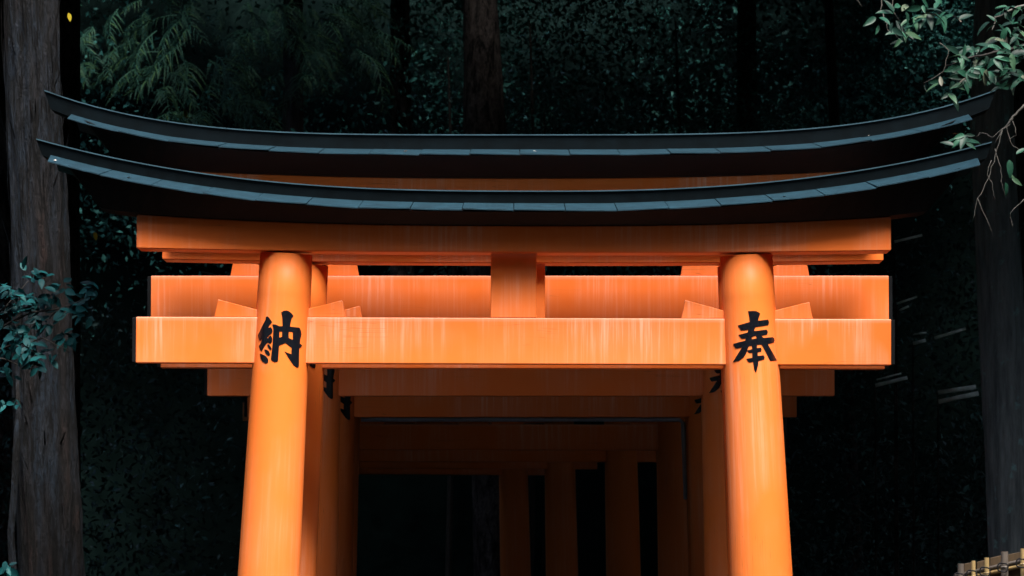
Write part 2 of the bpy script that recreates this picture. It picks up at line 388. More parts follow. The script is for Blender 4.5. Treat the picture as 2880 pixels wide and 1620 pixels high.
    Fc += [tuple(range(n)), tuple(range((len(xs) - 1) * n, len(xs) * n))[::-1]]
    link('ridge_beam', mesh('ridge_beam', V, Fc, M_BLACK), T)
    # roof boards, their joints fanning outwards from the middle
    nb_ = int(round(2 * kl / board)); edges = lin(-kl, kl, nb_ + 1); yt = .215 * q; rh = .062 if ridge < .16 else .056
    fan = lambda x: -x / kl * 1.35 * rh
    def slab(x0, x1, side, lift=0, tw=0):
        V = []; m = 5
        for i in range(m):
            t = i / (m - 1); x = x0 + (x1 - x0) * t; lf = lift + tw * (t - .5)
            f0 = fan(x0) + (fan(x1) - fan(x0)) * t
            if abs(x0) > kl - .01: f0 *= t
            if abs(x1) > kl - .01: f0 *= 1 - t
            cb, ct = curve(x) + kz + lf, curve(x + f0) + kz + lf * .3
            V += [(x, d * side, cb - .007), (x + f0, yt * side, ct + rh - .012), (x + f0, yt * side, ct + rh), (x, d * side, cb)]
        Fc = []
        for i in range(m - 1):
            for j in range(4):
                Fc.append((i * 4 + j, i * 4 + (j + 1) % 4, (i + 1) * 4 + (j + 1) % 4, (i + 1) * 4 + j))
        Fc += [(0, 3, 2, 1), ((m - 1) * 4, (m - 1) * 4 + 1, (m - 1) * 4 + 2, (m - 1) * 4 + 3)]
        if side > 0: Fc = [f[::-1] for f in Fc]
        return V, Fc
    for side in (-1, 1):
        if detail:
            for i in range(nb_):
                g = .003
                v, f = slab(edges[i] + (g if i else 0), edges[i + 1] - (g if i < nb_ - 1 else 0), side, random.uniform(-.005, .005), random.uniform(-.010, .010))
                link('roof_board', mesh('roof_board', v, f, M_ROOF), T)
        else:
            v, f = join([slab(edges[i] + .004, edges[i + 1] - .004, side, random.uniform(-.003, .003)) for i in range(nb_)])
            tag(link('roof_boards', mesh('roof_boards', v, f, roofmat or M_ROOF), T), kind='stuff')
    # ridge cap: upright black boards with a metal-edged top, longer than the roof
    rl = kl + ext
    xs = lin(-rl, rl, 57)
    cap = sweep('ridge_cap', [(-yt + .01, rh - .03), (yt - .01, rh - .03), (yt + .02, ridge - .012), (-yt - .02, ridge - .012)], xs, lambda x: curve(x) + kz, M_PATINA, slant=0.35)
    rc = link('ridge_cap', cap, T)
    link('ridge_edge', sweep('ridge_edge', [(-yt - .03, ridge - .010), (yt + .03, ridge - .010), (yt + .03, ridge - .002), (0, ridge + .01), (-yt - .03, ridge - .002)], xs, lambda x: curve(x) + kz, M_EDGE), rc)
    return T

# the gate at the mouth of the tunnel
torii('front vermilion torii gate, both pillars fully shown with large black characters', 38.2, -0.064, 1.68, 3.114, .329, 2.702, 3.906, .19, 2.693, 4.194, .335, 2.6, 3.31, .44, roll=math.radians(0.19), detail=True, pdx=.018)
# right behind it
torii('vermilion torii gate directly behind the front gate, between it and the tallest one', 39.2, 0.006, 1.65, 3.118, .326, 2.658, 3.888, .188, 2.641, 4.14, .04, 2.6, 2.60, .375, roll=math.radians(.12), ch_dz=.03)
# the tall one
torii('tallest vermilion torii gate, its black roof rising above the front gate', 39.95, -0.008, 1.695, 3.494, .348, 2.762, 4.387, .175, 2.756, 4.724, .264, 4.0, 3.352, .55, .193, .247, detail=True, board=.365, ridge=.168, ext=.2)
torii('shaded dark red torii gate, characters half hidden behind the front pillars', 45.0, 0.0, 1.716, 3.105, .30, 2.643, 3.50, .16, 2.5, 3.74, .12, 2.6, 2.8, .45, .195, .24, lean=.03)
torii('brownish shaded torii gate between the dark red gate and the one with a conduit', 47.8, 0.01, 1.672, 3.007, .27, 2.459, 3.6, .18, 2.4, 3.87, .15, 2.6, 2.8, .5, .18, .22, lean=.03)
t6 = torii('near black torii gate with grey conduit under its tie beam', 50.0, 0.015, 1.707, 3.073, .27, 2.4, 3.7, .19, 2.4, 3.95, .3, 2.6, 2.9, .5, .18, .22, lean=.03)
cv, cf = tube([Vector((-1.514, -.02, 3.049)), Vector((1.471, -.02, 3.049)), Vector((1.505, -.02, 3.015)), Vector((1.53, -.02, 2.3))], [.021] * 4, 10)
link('highlight', mesh('highlight', cv, cf, M_HIGHLIGHT, True), t6)  # grey pipe added in place of light caught along the lintel's lower edge
for (Y, cx, yw, hw, lab) in ((54, -.14, .06, 1.7, 'dim torii gate where the tunnel starts to bend, past the conduit gate'), (60, -.54, .12, 1.68, 'dim torii gate deep in the tunnel, its right pillar faintly lit'), (64, -1.1, .2, 1.6, 'almost black torii gate deep in the bend of the tunnel'), (68, -1.55, .25, 1.5, 'almost black torii gate deep in the bend of the tunnel')):
    torii(lab, Y, cx, hw, 2.85, .26, hw + .45, 3.5, .19, hw + .5, 3.76, .25, 2.6, hw + .8, .5, .18, .21, yaw=yw, chars=False, group='gates deep inside the tunnel', lean=.02)
# ------------------------------------------------------------------ trees
def trunk_mesh(name, path, radii, mat, seg=64, rows=90, amp=0.07, freq=9):
    V, Fc = [], []
    def interp(t):
        u = t * (len(path) - 1); i = min(int(u), len(path) - 2); k = u - i
        return path[i].lerp(path[i + 1], k), radii[i] + (radii[i + 1] - radii[i]) * k
    for i in range(rows):
        c, r = interp(i / (rows - 1))
        for k in range(seg):
            an = 2 * math.pi * k / seg
            ca, sa = math.cos(an), math.sin(an)
            q = (ca * freq * .5 + .25 * math.sin(c.z * 1.3), sa * freq * .5, c.z * .8)
            d = 1 - abs(noise.noise(q)) * 2.2
            d2 = noise.noise((ca * freq * 1.6, sa * freq * 1.6, c.z * 3.5 + 4))
            rr = r * (1 + amp * d + amp * .55 * d2 - amp * .4)
            V.append((c.x + rr * ca, c.y + rr * sa, c.z))
    for i in range(rows - 1):
        Fc += [(i * seg + k, i * seg + (k + 1) % seg, (i + 1) * seg + (k + 1) % seg, (i + 1) * seg + k) for k in range(seg)]
    Fc += [tuple(range(seg))[::-1], tuple(range((rows - 1) * seg, rows * seg))]
    return mesh(name, V, Fc, mat, True)

def leaf_cloud(centers, size, up=0.5, aspect=0.45, size_var=0.4, fold=0.18):
    """numpy leaf quads (two triangles each, folded along the rib) at the given centres"""
    n = len(centers); c = np.asarray(centers, float)
    d = rng.normal(size=(n, 3)); d[:, 2] -= 0.3; d /= np.linalg.norm(d, axis=1)[:, None]
    nrm = rng.normal(size=(n, 3)) + np.array([0, -.35, up * 2]); nrm -= d * (nrm * d).sum(1)[:, None]; nrm /= np.linalg.norm(nrm, axis=1)[:, None]
    s = np.cross(d, nrm)
    L = size * (1 + size_var * rng.uniform(-1, 1, n))[:, None]; W = L * aspect * .5
    b = c - d * L * .5; t = c + d * L * .5; m = c - d * L * .05
    l = m + s * W + nrm * L * fold * .5; r = m - s * W + nrm * L * fold * .5
    V = np.stack([b, l, t, r], 1).reshape(-1, 3)
    return V, n
def leaf_obj_mesh(name, V, n, mat):
    me = bpy.data.meshes.new(name)
    me.vertices.add(4 * n); me.vertices.foreach_set('co', V.astype(np.float32).ravel())
    idx = np.arange(n)[:, None] * 4 + np.array([0, 1, 2, 0, 2, 3])[None]
    me.loops.add(6 * n); me.loops.foreach_set('vertex_index', idx.astype(np.int32).ravel())
    me.polygons.add(2 * n); me.polygons.foreach_set('loop_start', (np.arange(2 * n) * 3).astype(np.int32))
    me.update(calc_edges=True); me.validate(); me.materials.append(mat); return me

# crown shared by the tall cedars, well above the picture
def crown_mesh(n=5200):
    h = rng.uniform(0, 1, n) ** .8
    a = rng.uniform(0, 2 * np.pi, n); lob = 1 + .25 * np.sin(a * 5 + h * 20)
    r = (1 - h) ** .7 * 2.6 * lob * np.sqrt(rng.uniform(.05, 1, n)) + .15
    c = np.stack([r * np.cos(a), r * np.sin(a), h * 9 - r * .35], 1)
    V, m = leaf_cloud(c, .5, .9, .6); return leaf_obj_mesh('crown', V, m, M_CROWN)
CROWN = crown_mesh()
def canopy(cx, cy, rad, n, top=6.0, lo=7.4):
    """leaf positions of one spreading crown; shaped to shade what lies behind, its underside just above the view"""
    rng = np.random.default_rng(int(abs(cx) * 100 + cy * 7))
    a = rng.uniform(0, 2 * np.pi, n); q = np.sqrt(rng.uniform(0, 1, n)); lob = 1 + .18 * np.sin(a * 4 + cx) + .1 * np.sin(a * 9)
    x = cx + q * rad * lob * np.cos(a); y = cy + q * rad * lob * np.sin(a)
    y = np.maximum(y, np.where(x < -2.4, 43.4, 39.7) + .3 * np.sin(x * 1.3) + rng.uniform(0, .8, n))
    zb = 2.45 + .108 * y + .25 * np.sin(x * 1.7) * np.sin(y * 1.3)
    z = zb + rng.uniform(0, 1, n) ** 1.6 * top * (1 - .6 * q)
    return np.stack([x, y, z], 1)
def cedar(label, path, radii, crown_at, mat=M_BARK2, group=None, seg=40, rows=50, amp=.06, cs=1.0, crown=None):
    b = path[0].copy()
    T = empty('cedar_tree', b, label, 'tree', group)
    link('trunk', trunk_mesh('trunk', [p - b for p in path], radii, mat, seg, rows, amp), T)
    if crown_at is not None:
        c = link('crown', CROWN, T, crown_at - b); c.rotation_euler.z = random.uniform(0, 6); c.scale = (cs, cs, cs)
    if crown is not None:
        V_, m_ = leaf_cloud(crown - np.array(b), .95 if b.y < 75 else .62, 1.0, .6); link('crown', leaf_obj_mesh('crown', V_, m_, M_CROWN), T)
    return T

# big cedar left of the gates
Y0 = 42.6
lp = [Vector((at(165, 1620, Y0).x + .02, Y0, 0)), at(145, 1600, Y0), at(122, 1100, Y0), at(112, 700, Y0), at(98, 350, Y0), at(88, 0, Y0)]
lp.append(lp[-1] + (lp[-1] - lp[-3]) * 2.6)
big = cedar('big stringy barked cedar trunk left of the gates, behind the leafy branch', lp, [.29, .255, .242, .23, .222, .21, .15], None, M_BARK, seg=120, rows=260, amp=.085, crown=canopy(-3.0, 45.5, 6.8, 10000))
# peeling bark strips and a climbing root along its left side
strips = []
for k in range(150):
    t = random.uniform(.12, .98); u = t * 4.2 + .6; i = int(u); c = lp[i].lerp(lp[i + 1], u - i) - lp[0]
    an = random.uniform(-2.9, -.25); r = .23 * random.uniform(.98, 1.09); L = random.uniform(.15, .7)
    ax = (lp[4] - lp[1]).normalized(); o = Vector((math.cos(an), math.sin(an), 0))
    side = Vector((-o.y, o.x, 0)) * random.uniform(.004, .011); curl = random.choice((0, 0, 0, .05, .09))
    p0, p1, p2 = c + o * r, c + o * (r + .008) + ax * L * .5, c + o * (r + curl) + ax * L
    strips.append(([p0 - side * .3, p0 + side * .3, p1 + side, p2 + side * .4, p2 - side * .4, p1 - side], [(0, 1, 2, 5), (5, 2, 3, 4)]))
v, f = join(strips); tag(link('bark_strips', mesh('bark_strips', v, f, M_BARK), big), kind='stuff')
vp = [at(38, 1640, Y0 - .32), at(30, 1500, Y0 - .34), at(40, 1380, Y0 - .36), at(46, 1260, Y0 - .34), at(52, 1150, Y0 - .3), at(48, 1060, Y0 - .2)]
vp = [Vector((vp[0].x, vp[0].y, 0))] + vp
v, f = tube([p - lp[0] for p in vp], [.04, .035, .03, .028, .03, .02, .012], 8); link('climbing_root', mesh('climbing_root', v, f, M_BARK, True), big)

# trunk behind the roof, in the middle
def straight(px_top, px_bot, ybot, Y, r_bot, r_top, lab, mat=M_BARK2, up=5, crown=True, group=None, cs=1.0):
    a, b = at(px_bot, ybot, Y), at(px_top, 0, Y); d = (b - a) / (b.z - a.z)
    base = a + d * (ground_z(a.x, Y) - a.z); top = b + d * up
    return cedar(lab, [base, a, b, top], [r_bot * 1.25, r_bot, r_top, r_top * .8], None, mat, group, crown=canopy(a.x, max(Y + 0.6, 76.8), 4.0, 1500) if crown else None)
straight(1351, 1364, 370, 76.3, .305, .24, 'thick dark cedar trunk rising straight behind the middle of the roof')
straight(1125, 1128, 370, 79.5, .16, .14, 'faint cedar trunk between the drooping sprays and the thick trunk')
straight(2100, 2100, 370, 80.0, .16, .14, 'faint dark trunk standing in the leafy hillside')
straight(2330, 2345, 300, 71.0, .07, .06, 'thin dark trunk behind the roof end with the leaf tuft')
# lichen-spotted trunk on the right
Yr = 44.5
rp = [Vector((at(2860, 1600, Yr).x, Yr, 0)), at(2856, 1560, Yr), at(2822, 1000, Yr), at(2800, 600, Yr), at(2790, 300, Yr), at(2800, 0, Yr)]
rp.append(rp[-1] + (rp[-1] - rp[-2]) * 3)
cedar('dark trunk spotted with pale lichen, right of the gates', rp, [.3, .22, .195, .185, .18, .17, .12], None, M_LICHEN, seg=64, rows=120, amp=.05, crown=canopy(3.2, 45.5, 6.8, 10000))
# cedars added so that their crowns shade the tunnel and the slope
for (x, y, r, rad, lab, ox) in ((-4.5, 52, .22, 7, 'tall cedar added left of the tunnel to shade it', 2.0), (4.9, 54, .2, 7, 'tall cedar added right of the tunnel to shade it', -2.0), (-5.3, 60, .22, 7.5, 'tall cedar added left of the tunnel to shade it', 2.0), (5.9, 62, .2, 7.5, 'tall cedar added right of the tunnel to shade it', -2.0),
                       (-6.3, 65.5, .25, 6.6, 'tall cedar added left of the tunnel to shade it', 2.5), (6.5, 67, .2, 7.0, 'tall cedar added right of the tunnel to shade it', -1.5), (-9, 83, .3, 6, 'tall cedar added at the foot of the slope to shade it', 0), (9.2, 83, .3, 6, 'tall cedar added at the foot of the slope to shade it', 0)):
    z = ground_z(x, y)
    cedar(lab, [Vector((x, y, z - .2)), Vector((x, y, z + 10)), Vector((x, y, z + 18))], [r, r * .8, r * .5], None, M_BARK2, 'cedars added to shade the tunnel and slope', seg=20, rows=24, crown=canopy(x + ox, y, rad, 8500 if y < 75 else 2000))
# these crowns bridge the tunnel just above the view, added to keep light out
# ------------------------------------------------------------------ cedar sprays
def spray_mesh(seed):
    r = random.Random(seed); parts = []
    L = 1.0; droop = r.uniform(.35, .7)
    main = [Vector((L * t, .06 * math.sin(t * 5 + seed), -droop * t * t)) for t in lin(0, 1, 9)]
    parts.append(tube(main, [.012 * (1 - .8 * i / 8) for i in range(9)], 4))
    for i in range(22):
        t = .06 + .92 * i / 22; u = t * 8; k = min(int(u), 7); p = main[k].lerp(main[k + 1], u - k)
        s = 1 if i % 2 else -1; l = (.42 - .28 * t) * r.uniform(.7, 1.15)
        dx = r.uniform(.55, .9); dy = s * r.uniform(.35, .75); dr = r.uniform(.5, 1.1)
        tw = [p + Vector((dx * l * q, dy * l * q, -dr * l * q * q + .08 * l * q)) for q in lin(0, 1, 5)]
        parts.append(tube(tw, [.008, .009, .008, .006, .002], 3))
        V, Fc = [], []
        for m in range(26):
            q = r.uniform(.05, 1); uu = q * 4; kk = min(int(uu), 3); c = tw[kk].lerp(tw[kk + 1], uu - kk)
            ax = (tw[kk + 1] - tw[kk]).normalized(); o = Vector((r.gauss(0, 1), r.gauss(0, 1), r.gauss(0, 1))); o -= ax * o.dot(ax); o.normalize()
            w_ = ax.cross(o) * .003; tip = c + ax * .03 + o * .011
            V += [c - w_, c + w_, tip]; Fc.append((len(V) - 3, len(V) - 2, len(V) - 1))
        parts.append((V, Fc))
    v, f = join(parts); return mesh('foliage_spray', v, f, M_CEDAR)
SPRAYS = [spray_mesh(i) for i in range(5)]
def spray_tree(label, trunk_px, Y, spots, rr, TY):
    a = at(trunk_px, 0, TY); base = Vector((a.x, TY, ground_z(a.x, TY)))
    T = empty('cedar_tree', base, label, 'tree')
    top = a + Vector((0, 0, 5))
    link('trunk', trunk_mesh('trunk', [Vector((0, 0, 0)), top - base], [.19, .11], M_BARK, 32, 60, .05), T)
    cp = canopy(a.x, TY + 2.6, 4.2, 1500); V_, m_ = leaf_cloud(cp - np.array(base), .62, 1.0, .6); link('crown', leaf_obj_mesh('crown', V_, m_, M_CROWN), T)
    for (x, y, dy, sc, dirx) in spots:
        p = at(x, y, Y + dy)
        o = link('foliage_spray', rr.choice(SPRAYS), T, p - base)
        o.rotation_euler = (rr.uniform(-.5, .5), rr.uniform(-.1, .5), dirx + rr.uniform(-.5, .5)); o.scale = (sc,) * 3
    return T
rr = random.Random(3)
spots = []
for (x, y, n, sx, sy, dirx) in ((480, 110, 10, 90, 50, -2.2), (620, 150, 10, 110, 60, -1.4), (560, 240, 12, 120, 50, -1.3), (440, 210, 7, 60, 40, -2.4), (660, 320, 9, 90, 30, -.9), (520, 345, 6, 60, 15, -1.7), (750, 60, 8, 70, 50, -1.5),
                               (860, 60, 9, 80, 50, -1.1), (960, 60, 8, 60, 40, -.7), (1020, 100, 5, 40, 30, -.4), (880, 150, 8, 90, 40, -1.2), (820, 220, 5, 50, 30, -1.5), (980, 190, 4, 40, 30, -1.0), (600, 30, 9, 180, 30, -1.5), (900, 0, 8, 150, 25, -1.3)):
    for k in range(max(2, int(n * .85))):
        spots.append((x + rr.uniform(-1, 1) * sx, y + rr.uniform(-1, 1) * sy - 25, rr.uniform(-1.5, 1.5), rr.uniform(.6, 1.1), dirx))
spray_tree('cedar with drooping feathery green sprays above the left roof', 825, 75.5, spots, rr, 78.0)
spots = [(rr.uniform(180, 420), rr.uniform(-20, 200), rr.uniform(-1, 1), rr.uniform(.4, .7), -1.8) for _ in range(16)]
spray_tree('dim cedar with sparse sprays beside the big stringy trunk', 60, 76.0, spots, rr, 77.0)

# ------------------------------------------------------------------ leafy hillside (uncountable)
def clump_points(n, sampler, thresh, freq):
    out = []
    while len(out) < n:
        p = sampler()
        if noise.noise((p[0] * freq, p[1] * freq, p[2] * freq)) + .45 * noise.noise((p[0] * freq * 3.1, p[1] * freq * 3.1, p[2] * freq * 3.1)) > thresh: out.append(p)
    return out
r2 = random.Random(11)
def hs():
    y = r2.uniform(77.5, 84); x = r2.uniform(-.108, .108) * y; z = CAMZ + y * r2.uniform(-.01, .118)
    return (x, y, max(z, ground_z(x, y) + .05))
pts = [p for p in clump_points(150000, hs, -.35, .55) if p[0] > -1.75 + .4 * noise.noise((p[2], p[1], 3)) or r2.random() < .3]
pts = [p for p in pts if p[2] > 6.4 + r2.gauss(0, .5) + 1.2 * max(0, p[0] - 4.5)]
V, n = leaf_cloud(pts, .085, .35, .5, .75); tag(link('hillside_leaves', leaf_obj_mesh('hillside_leaves', V, n, M_HILL)), 'small dark glossy leaves covering the slope behind the gates', 'foliage', kind='stuff')
def us():
    s = r2.choice((-1, 1, 1)); y = r2.uniform(54, 74); x = s * r2.uniform(.05, .105) * y
    if s > 0 and r2.random() < .45: y = r2.uniform(53, 56.5); x = r2.uniform(.06, .105) * y; return (x, y, ground_z(x, y) + r2.uniform(0, 2.9) * (.6 + .4 * math.sin(x * 3)))
    return (x, y, ground_z(x, y) + r2.uniform(0, CAMZ + y * .05))
pts = clump_points(26000, us, -.05, .8)
pts = [p for p in pts if not (p[0] < 0 and p[0] > -4.0 and p[1] > 60)]
V, n = leaf_cloud(pts, .09, .4, .42); tag(link('undergrowth', leaf_obj_mesh('undergrowth', V, n, M_UNDER)), 'dim undergrowth filling the dark beside the gates', 'foliage', kind='stuff')
def shrub(label, px, py, Y, rx, rz, n, size=.08):
    c = at(px, py, Y); b = Vector((c.x, Y, ground_z(c.x, Y)))
    T = empty('evergreen_shrub', b, label, 'shrub', 'bright leaved shrubs on the slope')
    q = rng.normal(size=(n, 3)); q /= np.linalg.norm(q, axis=1)[:, None]; q *= rng.uniform(.3, 1, n)[:, None] ** .5
    q *= 1 + .3 * np.sin(q[:, :1] * 9 + q[:, 2:] * 7)
    pts = (q + rng.normal(size=(n, 3)) * .35) * np.array([rx, .5, rz * .8]) + np.array(c - b)
    V, m = leaf_cloud(pts, size, .7, .4); link('foliage', leaf_obj_mesh('foliage', V, m, M_SHRUB), T)
    v, f = tube([Vector((0, 0, 0)), (c - b) * .6 + Vector((.1, 0, 0)), c - b], [.05, .04, .015], 6); link('stem', mesh('stem', v, f, M_DTWIG), T)
M_SHRUB = leafmat('shrub_leaf', [(0, (0.010, 0.045, 0.040)), (0.6, (0.016, 0.07, 0.06)), (1, (0.05, 0.20, 0.17))], 0.5, 0.15)
for (px, py, rx, rz, n, lab) in ((1530, 320, .75, .35, 700, 'glinting shrub just right of the thick middle trunk'), (2010, 345, .7, .32, 700, 'glinting shrub above the roof left of the faint trunk'),
                                 (2190, 350, .6, .35, 600, 'glinting shrub above the roof right of the faint trunk'), (1900, 60, 1.0, .7, 800, 'pale speckled shrub high on the slope'), (1490, 60, .8, .6, 500, 'bluish speckled shrub beside the top of the thick trunk'), (1260, 160, .6, .9, 600, 'dim speckled shrub left of the thick middle trunk')):
    shrub(lab, px, py, 77.0, rx, rz, n, .06)

# ------------------------------------------------------------------ leaf meshes for near branches
def leaf_mesh(name, mat, width=.42, curl=.18):
    V = []; m = 6
    for i in range(m + 1):
        t = i / m; wd = width * .5 * math.sin(math.pi * min(1, t * .93 + .05)) ** .8 * (1.15 - .4 * t)
        z = -curl * t * t
        if i in (0, m): V += [(t, 0, z)]
        else: V += [(t, -wd, z + .06), (t, 0, z), (t, wd, z + .06)]
    Fc = [(0, 2, 1), (0, 3, 2)]
    for i in range(m - 2):
        a = 1 + i * 3; b = a + 3
        Fc += [(a, a + 1, b + 1, b), (a + 1, a + 2, b + 2, b + 1)]
    a = 1 + (m - 2) * 3; Fc += [(a, a + 1, a + 3), (a + 1, a + 2, a + 3)]
    return mesh(name, V, Fc, mat, True)
CAM_LEAF = [leaf_mesh('leaf', M_CAM, .55, .15), leaf_mesh('leaf', M_CAM, .5, .3)]
OAK_LEAF = [leaf_mesh('leaf', M_OAK, .36, .2), leaf_mesh('leaf', M_OAK, .4, .35)]
def tuft(T, base, p, n, size, lv, r, spread=1.0):
    for k in range(n):
        o = link('leaf', r.choice(lv), T, p - base + Vector((r.uniform(-1, 1), r.uniform(-1, 1), r.uniform(-1, 1))) * .035 * spread)
        s = size * r.uniform(.7, 1.25)
        nrm = Vector((r.gauss(0, .55), -.75 + r.gauss(0, .4), .65 + r.gauss(0, .4))).normalized()
        ax = Vector((r.gauss(0, 1), r.gauss(0, .5), r.gauss(-.35, .6))); ax -= nrm * ax.dot(nrm); ax.normalize()
        m = Matrix((ax, nrm.cross(ax), nrm)).transposed()
        o.rotation_euler = m.to_euler(); o.scale = (s, s, s)
def twig(T, base, pxs, Y, r0, mat, dy=0.0, name='twig'):
    pts = [at(x, y, Y + dy * i) for i, (x, y) in enumerate(pxs)]
    fine = []
    for i in range(len(pts) - 1):
        for q in range(4): fine.append(pts[i].lerp(pts[i + 1], q / 4) + Vector((random.uniform(-1, 1), random.uniform(-1, 1), random.uniform(-1, 1))) * .006)
    fine.append(pts[-1])
    v, f = tube([p - base for p in fine], [r0 * (1 - .75 * i / (len(fine) - 1)) for i in range(len(fine))], 6)
    return link(name, mesh(name, v, f, mat, True), T)

r3 = random.Random(5)
# camellia branch in front of the big trunk
Yc = 40.6
cb = Vector((at(-260, 1600, Yc).x, Yc, 0))
C = empty('camellia_shrub', cb, 'teal leaved camellia branch hanging in front of the big cedar trunk', 'shrub')
v, f = tube([Vector((0, 0, 0)), at(-240, 1400, Yc) - cb, at(-160, 1000, Yc) - cb], [.06, .05, .035], 8); link('stem', mesh('stem', v, f, M_DTWIG, True), C)
for tw in ([(-160, 1000), (-20, 930), (90, 880), (200, 860), (270, 820)], [(-160, 1000), (0, 980), (120, 950), (200, 990)], [(-100, 960), (20, 860), (80, 790)], [(-160, 1000), (10, 1010), (90, 1040)]):
    twig(C, cb, tw, Yc, .012, M_DTWIG)
spots = [(75, 770, 3), (30, 800, 3), (20, 830, 3), (110, 785, 4), (45, 820, 4), (90, 845, 6), (120, 860, 5), (165, 805, 4), (150, 840, 5), (60, 870, 5), (20, 880, 4), (110, 900, 6), (140, 910, 5), (60, 935, 6), (30, 950, 4), (95, 960, 6), (180, 950, 3), (200, 965, 3), (220, 870, 4), (250, 815, 4), (265, 890, 2), (240, 830, 3), (10, 990, 4), (80, 1010, 5), (100, 1030, 4), (20, 1040, 3), (60, 985, 5), (150, 1000, 3), (195, 880, 3), (10, 1140, 3), (30, 1120, 2), (25, 1600, 4)]
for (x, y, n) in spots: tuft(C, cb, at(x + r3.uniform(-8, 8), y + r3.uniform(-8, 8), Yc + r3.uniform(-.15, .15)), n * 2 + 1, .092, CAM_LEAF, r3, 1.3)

# broadleaf branches reaching in from the right
Yo = 36.6
ob = Vector((4.9, Yo, 0))
B = empty('broadleaf_tree', ob, 'broadleaf tree reaching its leafy branches and bare twigs in from the right', 'tree')
link('trunk', trunk_mesh('trunk', [Vector((0, 0, 0)), Vector((.1, 0, 2.5)), Vector((0, .1, 5.5)), Vector((.2, 0, 8))], [.16, .13, .11, .06], M_BARK2, 24, 40, .05), B)
for (tw, r0) in (([(3320, 60), (3000, 110), (2880, 130), (2800, 145), (2720, 165), (2660, 185)], .022), ([(3300, -160), (2960, -60), (2720, -40), (2560, -60), (2480, -20)], .022), ([(3320, -20), (2980, 0), (2860, 20), (2800, 50), (2790, 90)], .018),
                 ([(2485, -30), (2478, 30), (2492, 60), (2498, 85), (2520, 100), (2535, 112)], .006), ([(2512, -20), (2510, 30), (2530, 60)], .005), ([(2400, -40), (2408, 0), (2424, 18)], .004),
                 ([(3300, 180), (2960, 240), (2880, 295), (2850, 330), (2820, 365), (2800, 400)], .018), ([(2850, 330), (2835, 352), (2790, 385), (2760, 372), (2745, 385)], .007), ([(2820, 365), (2800, 440), (2780, 500), (2750, 560), (2735, 620)], .006),
                 ([(2830, 350), (2840, 400), (2880, 430)], .005), ([(2800, 420), (2815, 470), (2818, 520), (2830, 560)], .004), ([(2790, 450), (2775, 490), (2790, 515), (2800, 560)], .004), ([(2850, 340), (2860, 380), (2830, 400)], .004), ([(2750, 560), (2765, 600), (2795, 660)], .003), ([(2880, 560), (2840, 600), (2850, 640)], .004),
                 ([(2640, 120), (2670, 140), (2655, 200), (2600, 235), (2605, 260)], .004)):
    twig(B, ob, tw, Yo, r0 * .75, M_TWIG if r0 < .02 else M_DTWIG)
spots = [(2470, 55, 3), (2525, 30, 4), (2540, 70, 6), (2515, 78, 4), (2560, 45, 4), (2600, 35, 5), (2620, 45, 4), (2560, 5, 4), (2640, 8, 4), (2665, 45, 4), (2690, 50, 4), (2535, 108, 6), (2600, 8, 3),
         (2830, 20, 6), (2850, 50, 6), (2870, 15, 5), (2825, 75, 5), (2860, 80, 6), (2800, 65, 3), (2780, 120, 4), (2720, 145, 6), (2700, 165, 7), (2740, 150, 7), (2765, 165, 8), (2800, 160, 8), (2840, 150, 8), (2870, 160, 6), (2700, 190, 6), (2730, 195, 8), (2690, 215, 4), (2760, 200, 8), (2790, 195, 6), (2825, 195, 8), (2860, 200, 7), (2680, 250, 5), (2660, 235, 3), (2720, 225, 5), (2865, 225, 5), (2785, 225, 4), (2830, 230, 4), (2815, 120, 4), (2850, 110, 5),
         (2710, 390, 4), (2700, 400, 3), (2725, 398, 4), (2718, 378, 2), (2850, 440, 2), (2840, 500, 3), (2870, 130, 5)]
for (x, y, n) in spots: tuft(B, ob, at(x + r3.uniform(-6, 6), y + r3.uniform(-6, 6), Yo + r3.uniform(-.3, .3)), n, .105, OAK_LEAF, r3, 1.0)

cr = []  # crown outside the view, added to block light from the right
while len(cr) < 5200:
    p = (r3.uniform(3.6, 9), r3.uniform(32.5, 40), r3.uniform(1.2, 9.5))
    q = ((p[0] - 6.2) / 2.7) ** 2 + ((p[1] - 36.6) / 3.4) ** 2 + ((p[2] - 5.4) / 4.4) ** 2
    if q < 1 and p[0] > .0965 * p[1] + .35: cr.append(p)
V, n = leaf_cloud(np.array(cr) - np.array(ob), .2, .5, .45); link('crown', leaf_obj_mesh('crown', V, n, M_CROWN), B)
# yellow leaves caught in the dark
YL = leaf_mesh('fallen_leaf', M_YLEAF, .6, .1)
for (x, y, Y, lab) in ((192, 36, 43, 'yellow leaf hanging beside the big cedar trunk near its top'), (518, 306, 60, 'yellow leaf caught among the cedar sprays'), (265, 652, 47, 'small yellow leaf hanging in the dark beside the big trunk')):
    o = link('hanging_leaf', YL, None, at(x, y, Y)); o.rotation_euler = (1.2, 1.3, .4); o.scale = (.075 * Y / 43,) * 3; tag(o, lab, 'leaf')

